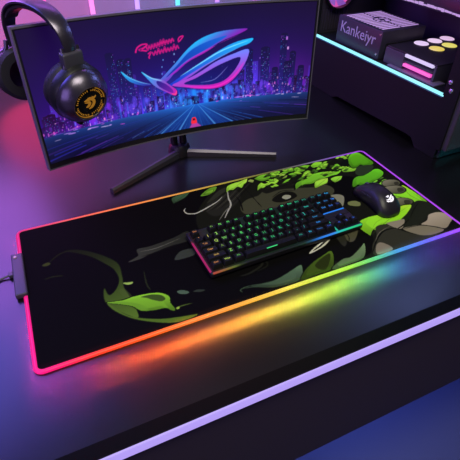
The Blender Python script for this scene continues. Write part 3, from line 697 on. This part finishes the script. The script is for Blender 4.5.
# ---------------------------------------------------------------- keyboard
KL, KF, KR = Vector((.3225, .0765, 0)), None, None
kb = thing('mechanical_keyboard', 'compact black mechanical keyboard with rainbow lit legends on the mat', 'keyboard', (.500, .146, MT), .030)
U = .0190; KW, KD = 18.25*U+.011, 6.25*U+.013
def kcol(x, y):                      # backlight colour over the board, x -1..1 across, y -1 (front)..1 (back)
    k = x*.5+.5; s_ = [(0, (240, 110, 70)), (.06, (235, 160, 80)), (.11, (190, 215, 80)), (.20, (90, 215, 90)), (.40, (45, 215, 120)), (.55, (40, 205, 165)), (.66, (40, 150, 235)), (.78, (50, 100, 250)), (1, (50, 130, 235))]
    kk = k-.45*max(0, k-.15)*(y*.5+.5)
    return ramp(np.clip(kk, 0, 1), s_)
bm = bmesh.new(); bx(bm, -KW/2, KW/2, -KD/2, KD/2, .004, .0165, .003, 3); obj('case', bm, m_black2, kb, smooth=True)
for sx in (-1, 1):
    for sy in (-1, 1): obj('rubber_foot', box(sx*(KW/2-.03)-.012, sx*(KW/2-.03)+.012, sy*(KD/2-.015)-.005, sy*(KD/2-.015)+.005, .0002, .0038, .001), m_black, kb)
n = 60; pts = np.array([[(-KW/2+.004+(KW-.008)*i/(n-1), -KD/2+.004+(KD-.008)*j/19, .0168) for i in range(n)] for j in range(20)])
cc = np.array([[kcol(-1+2*i/(n-1), -1+2*j/19) for i in range(n)] for j in range(20)])
grid_object('backlight_plate', pts, cc*.75, vc_mat('backlight', base_from=False, emit=.03, rough=.4), kb, n, 20)
def strip(name, x0, x1, y0, y1, z0, z1, fn, es):
    bm = bmesh.new(); m_ = 24
    for i in range(m_):
        a, b = i/m_, (i+1)/m_
        if x1-x0 > y1-y0: bx(bm, x0+(x1-x0)*a, x0+(x1-x0)*b, y0, y1, z0, z1)
        else: bx(bm, x0, x1, y0+(y1-y0)*a, y0+(y1-y0)*b, z0, z1)
    o = obj(name, bm, vc_mat('edge_glow', base_from=False, emit=es), kb); color_verts(o, fn); return o
strip('edge_light', -KW/2-.0006, -KW/2+.003, -KD/2+.006, KD/2-.03, .0150, .0172, lambda c: (190, 25, 105) if c.y < .03 else (90, 30, 40), .7)
def fcol(c):
    k = (c.x+KW/2)/KW
    return ramp(k, [(0, (190, 60, 50)), (.07, (150, 100, 50)), (.15, (80, 110, 30)), (.19, (12, 14, 10)), (.45, (8, 9, 10)), (.56, (10, 40, 20)), (.60, (24, 60, 40)), (.64, (20, 90, 160)), (.70, (40, 130, 240)), (.80, (60, 150, 250)), (.83, (40, 210, 190)), (.9, (40, 215, 150)), (1, (40, 200, 130))])
xa = -18.25*U/2+15.05*U
obj('cover_plate', box(xa+.004, KW/2-.004, 6.25*U/2-4.25*U, 6.25*U/2-3.25*U-.003, .0165, .0185, .0005), m_black, kb)
obj('cover_plate', box(xa+.004, xa+1.15*U, 6.25*U/2-5.22*U, 6.25*U/2-4.25*U-.0003, .0165, .0185, .0005), m_black, kb)
obj('cover_plate', box(xa+2.25*U, KW/2-.004, 6.25*U/2-5.22*U, 6.25*U/2-4.25*U-.0003, .0165, .0185, .0005), m_black, kb)
strip('edge_light', xa+.006, KW/2-.006, 6.25*U/2-3.25*U-.0028, 6.25*U/2-3.25*U-.0005, .0172, .0196, lambda c: (40, 130, 245), .9)
strip('edge_light', xa-.0008, xa+.0018, -KD/2+.003, 6.25*U/2-4.4*U, .0172, .0192, lambda c: (40, 200, 170), .8)
strip('edge_light', -KW/2+.004, KW/2-.004, -KD/2-.0006, -KD/2+.003, .0150, .0174, fcol, .85)

m_key = mat('keycap_plastic', (.007, .007, .008, 1), .5, bump=.05, bscale=1500, spec=.2)
m_leg = bpy.data.materials.new('legend_glow'); m_leg.use_nodes = True
_b = m_leg.node_tree.nodes['Principled BSDF']; _o = m_leg.node_tree.nodes.new('ShaderNodeObjectInfo')
m_leg.node_tree.links.new(_o.outputs['Color'], _b.inputs['Emission Color']); _b.inputs['Emission Strength'].default_value = 1.0; _b.inputs['Base Color'].default_value = (.02, .02, .02, 1)
keymesh = {}
def key_mesh(w):
    if w in keymesh: return keymesh[w]
    bm = bmesh.new(); hw, hd = w*U/2-.0007, U/2-.0007; t = .0028; lv = [(0, 0, 0), (.0004, .0004, .002), (t*.75, t*.75, .0082), (t, t, .0094), (t+.0014, t+.0014, .0088)]
    rows = []
    for ix, iy, z in lv:
        r = []; X, Y = hw-ix, hd-iy; rr = .0016
        for cx_, cy_, a0 in ((X-rr, -Y+rr, -pi/2), (X-rr, Y-rr, 0), (-X+rr, Y-rr, pi/2), (-X+rr, -Y+rr, pi)):
            for k in range(4): a = a0+pi/2*k/3; r.append(bm.verts.new((cx_+rr*cos(a), cy_+rr*sin(a)+(.0006 if z > .008 else 0), z)))
        rows.append(r)
    for a, b in zip(rows, rows[1:]):
        for k in range(16): bm.faces.new((a[k], a[(k+1) % 16], b[(k+1) % 16], b[k]))
    bm.faces.new(rows[-1]); bm.faces.new(rows[0][::-1])
    bmesh.ops.recalc_face_normals(bm, faces=bm.faces)
    me = bpy.data.meshes.new('keycap'); bm.to_mesh(me); bm.free(); me.materials.append(m_key)
    for p in me.polygons: p.use_smooth = True
    me.set_sharp_from_angle(angle=math.radians(35)); keymesh[w] = me; return me
rows = [
 (0, [('Esc', 1, 0), ('F1', 1, 2), ('F2', 1, 3), ('F3', 1, 4), ('F4', 1, 5), ('F5', 1, 6.5), ('F6', 1, 7.5), ('F7', 1, 8.5), ('F8', 1, 9.5), ('F9', 1, 11), ('F10', 1, 12), ('F11', 1, 13), ('F12', 1, 14), ('Prt', 1, 15.25), ('Scr', 1, 16.25), ('Pau', 1, 17.25)]),
 (1.25, [(c, 1, i) for i, c in enumerate('`1234567890-=')]+[('Back', 2, 13), ('Ins', 1, 15.25), ('Hm', 1, 16.25), ('Up', 1, 17.25)]),
 (2.25, [('Tab', 1.5, 0)]+[(c, 1, 1.5+i) for i, c in enumerate('QWERTYUIOP[]')]+[('\\', 1.5, 13.5), ('Del', 1, 15.25), ('End', 1, 16.25), ('Dn', 1, 17.25)]),
 (3.25, [('Caps', 1.75, 0)]+[(c, 1, 1.75+i) for i, c in enumerate("ASDFGHJKL;'")]+[('Enter', 2.25, 12.75)]),
 (4.25, [('Shift', 2.25, 0)]+[(c, 1, 2.25+i) for i, c in enumerate('ZXCVBNM,./')]+[('Shift', 2.75, 12.25), ('^', 1, 16.25)]),
 (5.25, [('Ctrl', 1.25, 0), ('Win', 1.25, 1.25), ('Alt', 1.25, 2.5), ('', 6.25, 3.75), ('Alt', 1.25, 10), ('Fn', 1.25, 11.25), ('Menu', 1.25, 12.5), ('Ctrl', 1.25, 13.75), ('<', 1, 15.25), ('v', 1, 16.25), ('>', 1, 17.25)])]
for ry, ks in rows:
    for cap, w, kx in ks:
        x = -18.25*U/2+(kx+w/2)*U; y = 6.25*U/2-(ry+.5)*U
        o = bpy.data.objects.new('keycap', key_mesh(w)); C.objects.link(o); o.parent = kb
        o.location = (x, y, .0175); tl = (0, .03, .06, .02, -.02, -.04)[[0, 1.25, 2.25, 3.25, 4.25, 5.25].index(ry)]; o.rotation_euler = (tl*.7, 0, 0)
        if cap:
            b2 = text_bm(cap, .0098 if len(cap) == 1 else (.0066 if len(cap) < 4 else .0058), Matrix.Translation((0, .0014, .0092)), ext=.00025)
            g_ = obj('legend', b2, m_leg, o)
        else:
            g_ = obj('legend', box(-.012, .012, -.0062, -.0046, .0082, .0094), m_leg, o)
        c = kcol(x/(KW/2), y/(KD/2)); f = random.uniform(.3, 1.1)
        if ry < 1.3 and 1 < kx < 15: f *= 1.1
        if x > .09 and ry > 2: f *= .7
        g_.color = (*[float(v)*f for v in lin(c)], 1)

# ---------------------------------------------------------------- mouse
ms = thing('gaming_mouse', 'matte black gaming mouse with a white mark resting on the mat', 'mouse', (.773, .154, MT), .05)
def mouse_pt(u, v, grow=0.):         # u 0 nose..1 tail, v 0..1 over the top from right rim to left rim
    L = .124; y = (.5-u)*L
    e = max(0., 1-abs(2*u-1)**3.4)**.42
    w = (.0315+.003*cos(2*pi*u)-.0035*sin(pi*(u-.05))*.6+.0035*u)*e+grow
    h = (.018+.0235*sin(pi*min(1, (u*.92+.02)))**1.15)*(max(0., 1-abs(2*u-1)**5))**.5+grow
    a = pi*v; cx_, cz = cos(a), sin(a)
    x = w*math.copysign(abs(cx_)**.75, cx_); z = h*abs(cz)**.62
    if z < h*.5: x *= 1-.10*(1-z/(h*.5+1e-9))*(1 if .15 < u < .8 else .4)
    return Vector((x, y, .0012+z))
def mouse_shell(u0, u1, v0, v1, nu, nv, grow, thick=.0, closed=False):
    bm = bmesh.new(); g_ = [[bm.verts.new(mouse_pt(u0+(u1-u0)*i/nu, v0+(v1-v0)*j/nv, grow)) for j in range(nv+1)] for i in range(nu+1)]
    for i in range(nu):
        for j in range(nv): bm.faces.new((g_[i][j], g_[i+1][j], g_[i+1][j+1], g_[i][j+1]))
    if closed:
        for i in range(nu): bm.faces.new((g_[i][0], g_[i][nv], g_[i+1][nv], g_[i+1][0]))
    bmesh.ops.remove_doubles(bm, verts=bm.verts, dist=1e-5)
    return bm
m_mouse = mat('mouse_shell', (.017, .015, .024, 1), .42, bump=.04, bscale=1200); m_mbtn = mat('mouse_buttons', (.022, .02, .032, 1), .38)
obj('body', mouse_shell(.0, 1, 0, 1, 48, 36, 0, closed=True), m_mouse, ms, smooth='all')
obj('left_button', mouse_shell(.03, .42, .53, .80, 16, 10, .0009), m_mbtn, ms, smooth='all')
obj('right_button', mouse_shell(.03, .42, .20, .47, 16, 10, .0009), m_mbtn, ms, smooth='all')
wc = mouse_pt(.20, .5); bm = bmesh.new(); lathe(bm, [(0, -.0035), (.0065, -.0035), (.0078, -.002), (.0078, .002), (.0065, .0035), (0, .0035)], wc-Vector((0, 0, .0045)), (1, 0, 0), 28)
obj('scroll_wheel', bm, mat('wheel_rubber', (.05, .045, .07, 1), .4), ms, smooth=True)
bm = bmesh.new()
for uu in (.36, .50):
    p = mouse_pt(uu, .86); bx(bm, p.x-.002, p.x+.0012, p.y-.0075, p.y+.0075, p.z-.002, p.z+.002, .0008)
obj('side_button', bm, mat('side_buttons', (.03, .026, .05, 1), .3), ms, smooth=True)
# white emblem on the palm rest: an eye-like winged mark, draped on the shell
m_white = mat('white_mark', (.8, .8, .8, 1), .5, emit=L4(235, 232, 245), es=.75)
bm = bmesh.new()
def drape(P):
    vs = []
    for a, b in smooth(P, 4):
        u = .785-b*.00085/.124*1.0; w = .036; v = .5-(a*.00085)/w*.36
        q = mouse_pt(min(.97, u), v, .0007); vs.append(bm.verts.new(q))
    bm.faces.new(vs)
drape([(-8, 2), (-4, 0), (-1, 1), (3, 6), (9, 10), (7, 5), (3, 0), (0, -3), (-4, -2)])
drape([(0, -4), (4, -1), (9, 5), (10, 1), (7, -5), (2, -8), (-3, -7)])
drape([(-9, -2), (-5, -3), (-2, -5), (-5, -7), (-8, -5)])
drape([(-5, 8), (-2, 4), (0, 5), (1, 10), (-2, 8)])
obj('emblem', bm, m_white, ms)

# ---------------------------------------------------------------- computer case
X0, X1, Y0, Y1, ZT = 1.045, 1.35, .262, .875, .52
pc = thing('computer_case', 'open sided black computer case with a cyan light bar above its shroud', 'computer', (1.2, .57, 0))
def P(name, bm, m, parent=pc, **k): return obj(name, bm, m, parent, world=True, **k)
sh = [(Y0, .0006), (.332, .0006), (.352, .022), (.372, .024), (.69, .012), (.715, .0006), (Y1, .0006), (Y1, .163), (Y0, .163)]
bm = bmesh.new(); prism(bm, sh, lambda u, v, d: Vector((d, u, v)), X0, X0+.006); P('lower_side_panel', bm, m_case)
P('shroud_cover', box(X0+.0125, X1-.01, Y0+.041, Y1-.0065, .158, .1664, .001), m_case)
P('light_bar', box(X0-.0025, X0+.010, .293, Y1-.012, .1642, .1688, .001), m_cyan)
P('light_bar_ledge', box(X0-.001, X0+.012, .293, Y1-.012, .1605, .1638), mat('ledge_teal', (.03, .14, .2, 1), .3))
bm = bmesh.new(); prism(bm, [(Y0-.012, .030), (Y0+.028, .030), (Y0+.034, .165), (Y0+.040, ZT), (Y0, ZT)], lambda u, v, d: Vector((d, u, v)), X0-.002, X0+.022); P('front_pillar', bm, m_case)
P('front_panel', box(X0+.004, X1, Y0-.026, Y0-.002, .032, ZT, .004), mat('front_panel', (.075, .065, .09, 1), .38, metal=.3))
P('front_foot', box(X0+.01, X1-.01, Y0-.006, Y0+.05, .0006, .030, .003), mat('case_foot', (.03, .05, .06, 1), .3))
P('rear_foot', box(X0+.01, X1-.01, Y1-.10, Y1-.004, .0006, .028, .003), m_black)
P('bottom_panel', box(X0+.007, X1-.002, Y0+.006, Y1-.004, .030, .036), m_case)
P('far_side_panel', box(X1-.004, X1, Y0, Y1, .037, ZT-.007), mat('motherboard_tray', (.03, .022, .04, 1), .45))
P('rear_panel', box(X0+.006, X1-.005, Y1-.006, Y1, .037, ZT-.007), mat('rear_panel', (.03, .024, .045, 1), .5))
P('top_panel', box(X0, X1, Y0+.002, Y1, ZT-.006, ZT, .002), m_case)
P('rear_pillar', box(X0, X0+.014, Y1-.020, Y1-.0062, .167, ZT-.007), m_case)
for (y, z) in ((Y1-.012, .205), (.285, .205), (.276, .186)):
    bm = bmesh.new(); lathe(bm, [(0, .004), (.003, .0042), (.0055, .003), (.006, 0), (0, 0)], (X0-.0022 if y < .4 else X0-.0002, y, z), (-1, 0, 0), 20); P('screw', bm, m_steel, smooth=True)
bm = bmesh.new(); bx(bm, X0-.004, X0-.0021, .2655, .2685, .30, .40)
o = P('indicator_strip', bm, vc_mat('indicator', base_from=False, emit=.8)); color_verts(o, lambda c: (120, 220, 60) if c.z > .38 else (230, 90, 40))
# vents on the rear panel
bm = bmesh.new()
for k in range(10): bx(bm, X0+.03+k*.011, X0+.035+k*.011, Y1-.0085, Y1-.0062, .175, .24)
P('rear_slots', bm, mat('slot_metal', (.10, .08, .14, 1), .3, metal=.6))

# power supply on the shroud
ps = thing('power_supply', 'boxy black power supply lettered Kankeiyr with a violet lit top grille', 'power supply', (1.155, .672, .1665))
a0, a1, b0, b1, z0, z1 = 1.070, 1.240, .572, .776, .1668, .2465
obj('housing', box(a0, a1, b0, b1, z0, z1, .0025), mat('psu_steel', (.035, .03, .05, 1), .42, metal=.2), ps, world=True, smooth=True)
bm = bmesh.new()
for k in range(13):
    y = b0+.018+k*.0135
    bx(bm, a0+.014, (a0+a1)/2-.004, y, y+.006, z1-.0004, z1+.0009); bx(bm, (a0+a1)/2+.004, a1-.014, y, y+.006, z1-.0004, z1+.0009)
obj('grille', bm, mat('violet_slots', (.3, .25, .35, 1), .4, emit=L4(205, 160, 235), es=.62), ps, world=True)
bm = bmesh.new(); lathe(bm, [(.024, 0), (.028, 0), (.028, .0016), (.024, .0016), (.024, 0)], ((a0+a1)/2, (b0+b1)/2, z1), (0, 0, 1), 36); lathe(bm, [(0, .0017), (.009, .0017), (.009, 0)], ((a0+a1)/2, (b0+b1)/2, z1), (0, 0, 1), 24)
obj('fan_ring', bm, mat('ring_dark', (.07, .05, .10, 1), .4), ps, world=True)
Mx = Matrix.Translation((a0-.0004, b1-.098, z1-.030)) @ Matrix(((0, 0, -1, 0), (-1, 0, 0, 0), (0, 1, 0, 0), (0, 0, 0, 1)))
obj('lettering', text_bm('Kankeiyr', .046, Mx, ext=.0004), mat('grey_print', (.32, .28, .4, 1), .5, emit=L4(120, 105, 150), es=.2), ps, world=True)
for (y, z) in ((b0+.008, z1-.010), (b0+.010, z0+.014)):
    bm = bmesh.new(); lathe(bm, [(0, .0018), (.0028, .0018), (.0032, 0)], (a0, y, z), (-1, 0, 0), 14); obj('screw', bm, m_steel, ps, world=True)
for k in range(3):
    obj('side_socket', box(a0+.02+k*.05, a0+.06+k*.05, b0-.003, b0+.001, z0+.02, z0+.045, .001), m_black, ps, world=True)

# drive bay
db = thing('drive_bay', 'squat black drive bay with white and pink bars and glowing discs on top', 'drive bay', (1.2, .45, .1665))
c0, c1, e0, e1, f0, f1 = 1.078, 1.325, .368, .556, .1668, .2135
m_bay = mat('bay_plastic', (.045, .038, .065, 1), .4)
obj('top_plate', box(c0+.004, c1, e0, e1, f1-.004, f1, .001), mat('bay_top', (.016, .014, .02, 1), .35), db, world=True)
obj('side_wall', box(c0, c1, e1-.075, e1, f0, f1-.0042, .001), m_bay, db, world=True)
obj('side_wall', box(c0+.004, c1, e0, e0+.008, f0, f1-.0042, .001), m_bay, db, world=True)
obj('shelf', box(c0+.002, c1, e0+.0082, e1-.0752, .1885, .1925), m_bay, db, world=True)
obj('tray', box(c0-.012, c0+.03, e0-.02, e1-.03, f0-.0001, f0+.0028), mat('tray_lilac', (.16, .13, .22, 1), .35), db, world=True)
obj('white_bar', box(c0-.001, c0+.02, e0+.010, e1-.077, .2035, .2115, .001), mat('white_glow', (.2, .2, .2, 1), .4, emit=L4(215, 200, 245), es=.9), db, world=True)
obj('pink_bar', box(c0-.001, c0+.02, e0+.010, e1-.077, .1780, .1860, .001), mat('pink_glow', (.2, .2, .2, 1), .4, emit=L4(240, 70, 190), es=1.0), db, world=True)
for (x, y, c) in ((1.186, .527, (225, 200, 235)), (1.243, .529, (235, 205, 235)), (1.297, .531, (225, 190, 225)), (1.190, .472, (225, 200, 60)), (1.250, .480, (225, 215, 80))):
    bm = bmesh.new(); lathe(bm, [(.0, .0022), (.017, .0022), (.0205, .0015), (.0215, 0)], (x, y, f1), (0, 0, 1), 32)
    obj('glowing_disc', bm, mat('disc_glow', (.2, .2, .2, 1), .4, emit=L4(*c), es=.95), db, world=True, smooth=True)

# graphics card above, on the far side
gc = thing('graphics_card', 'dark graphics card with a pale lilac edge at the case top right', 'graphics card', (1.26, .56, .2855))
obj('shroud', box(1.215, 1.343, .330, .700, .297, .345, .004), mat('card_shroud', (.02, .017, .026, 1), .3), gc, world=True, smooth=True)
bm = bmesh.new()
y = .40
while y < .66:
    l = random.uniform(.008, .02); bx(bm, 1.2135, 1.2155, y, y+l, .300+random.uniform(0, .003), .306+random.uniform(0, .004)); y += l+random.uniform(.0005, .003)
obj('lit_edge', bm, mat('lilac_edge', (.2, .2, .2, 1), .3, emit=L4(200, 165, 225), es=.7), gc, world=True)
bm = bmesh.new(); bx(bm, 1.30, 1.343, .70, .78, .30, .342, .002); obj('card_bracket', bm, m_grey, gc, world=True)
# rear fan
fn = thing('case_fan', 'purple and pink glowing round fan at the back of computer case', 'fan', (1.135, .85, .305))
fc = Vector((1.128, .866, .302))
bm = bmesh.new(); lathe(bm, [(.057, 0), (.061, 0), (.061, .018), (.057, .018), (.057, 0)], fc, (0, -1, 0), 48); obj('frame', bm, m_black, fn, world=True)
bm = bmesh.new(); lathe(bm, [(0, .001), (.0565, .001)], fc, (0, -1, 0), 48)
d = obj('diffuser', bm, vc_mat('fan_glow', base_from=False, emit=.85), fn, world=True); color_verts(d, lambda c: (235, 90, 190) if c.z < fc.z else (120, 90, 220))
bm = bmesh.new(); lathe(bm, [(0, .014), (.017, .014), (.019, .011), (.019, .003)], fc, (0, -1, 0), 32); obj('hub', bm, m_black, fn, world=True, smooth=True)
for k in range(7):
    bm = bmesh.new(); a = 2*pi*k/7; v = []
    for r, da, w, h in ((.018, 0, .30, .006), (.036, .25, .30, .008), (.053, .5, .26, .010)):
        v.append([bm.verts.new(fc+Vector((r*cos(a+da+s*w), -h-s*.0035, r*sin(a+da+s*w)))) for s in (-1, -.3, .3, 1)])
    for p_, q_ in zip(v, v[1:]):
        for i in range(3): bm.faces.new((p_[i], p_[i+1], q_[i+1], q_[i]))
    obj('blade', bm, mat('blade_tint', (.30, .12, .40, 1), .3, emit=L4(150, 90, 215), es=.5), fn, world=True, smooth=True)

# the computer stands turned a little on the desk: everything in it turns with it
phi = .043; pv = Vector((1.046, .57, 0)); Rz = Matrix.Rotation(phi, 3, 'Z')
for o in (pc, ps, db, gc, fn):
    o.location = pv+Rz@(o.location-pv); o.rotation_euler.z = phi
# ---------------------------------------------------------------- lights
def area(name, loc, target, col, power, sx, sy, spec=1.):
    l = bpy.data.lights.new(name, 'AREA'); l.shape = 'RECTANGLE'; l.size = sx; l.size_y = sy; l.energy = power; l.color = [float(v) for v in lin(col)]; l.specular_factor = spec
    o = bpy.data.objects.new(name, l); C.objects.link(o); o.location = loc
    o.rotation_euler = (Vector(target)-Vector(loc)).to_track_quat('-Z', 'Y').to_euler(); return o
def point(name, loc, col, power, rad=.05, spec=.5):
    l = bpy.data.lights.new(name, 'POINT'); l.energy = power; l.color = [float(v) for v in lin(col)]; l.shadow_soft_size = rad; l.specular_factor = spec
    o = bpy.data.objects.new(name, l); C.objects.link(o); o.location = loc; return o
area('key', (.35, -.45, 1.8), (.45, .2, 0), (252, 248, 222), 25.0, 1.0, .8, .06)
area('headset_lilac', (-.55, -.12, .42), (.18, .4, .25), (195, 165, 255), 3.0, .6, .6, 1.)
area('left_haze', (-.42, 1.0, .95), (-.05, .35, 0), (115, 110, 255), 15.0, .8, .8, 1.)
area('right_haze', (1.6, .62, .95), (.8, 0, 0), (125, 140, 215), 6.0, .35, .35, 1.)
area('under_haze', (-.10, 1.18, .55), (.15, .5, 0), (170, 100, 230), 3.0, .3, .4, 1.)
point('pink_glow', (.10, 1.08, .11), (255, 50, 105), 2.3, .15, 1.)
area('wall_pink', (-.25, .95, .7), (-.05, 1.3, .2), (235, 90, 190), 4, .5, .5, .2)
area('wall_violet', (.30, .95, .8), (.30, 1.3, .2), (200, 110, 255), 3, .3, .4, .2)
area('wall_blue', (.8, .95, .8), (.8, 1.3, .2), (110, 140, 255), 4, .5, .4, .2)
point('teal_case', (1.30, .10, .10), (60, 200, 220), .35, .03, .2)
point('case_violet', (1.12, .48, .40), (180, 120, 255), .4, .04, .5)
area('floor_blue', (.85, .25, -.15), (.85, -.1, -.75), (105, 125, 235), 7, .5, .4)
w = bpy.data.worlds.new('world'); bpy.context.scene.world = w; w.use_nodes = True
w.node_tree.nodes['Background'].inputs['Color'].default_value = (.035, .028, .06, 1); w.node_tree.nodes['Background'].inputs['Strength'].default_value = .35
vs = bpy.context.scene.view_settings; vs.view_transform = 'Standard'; vs.look = 'None'; vs.exposure = 0; vs.gamma = 1
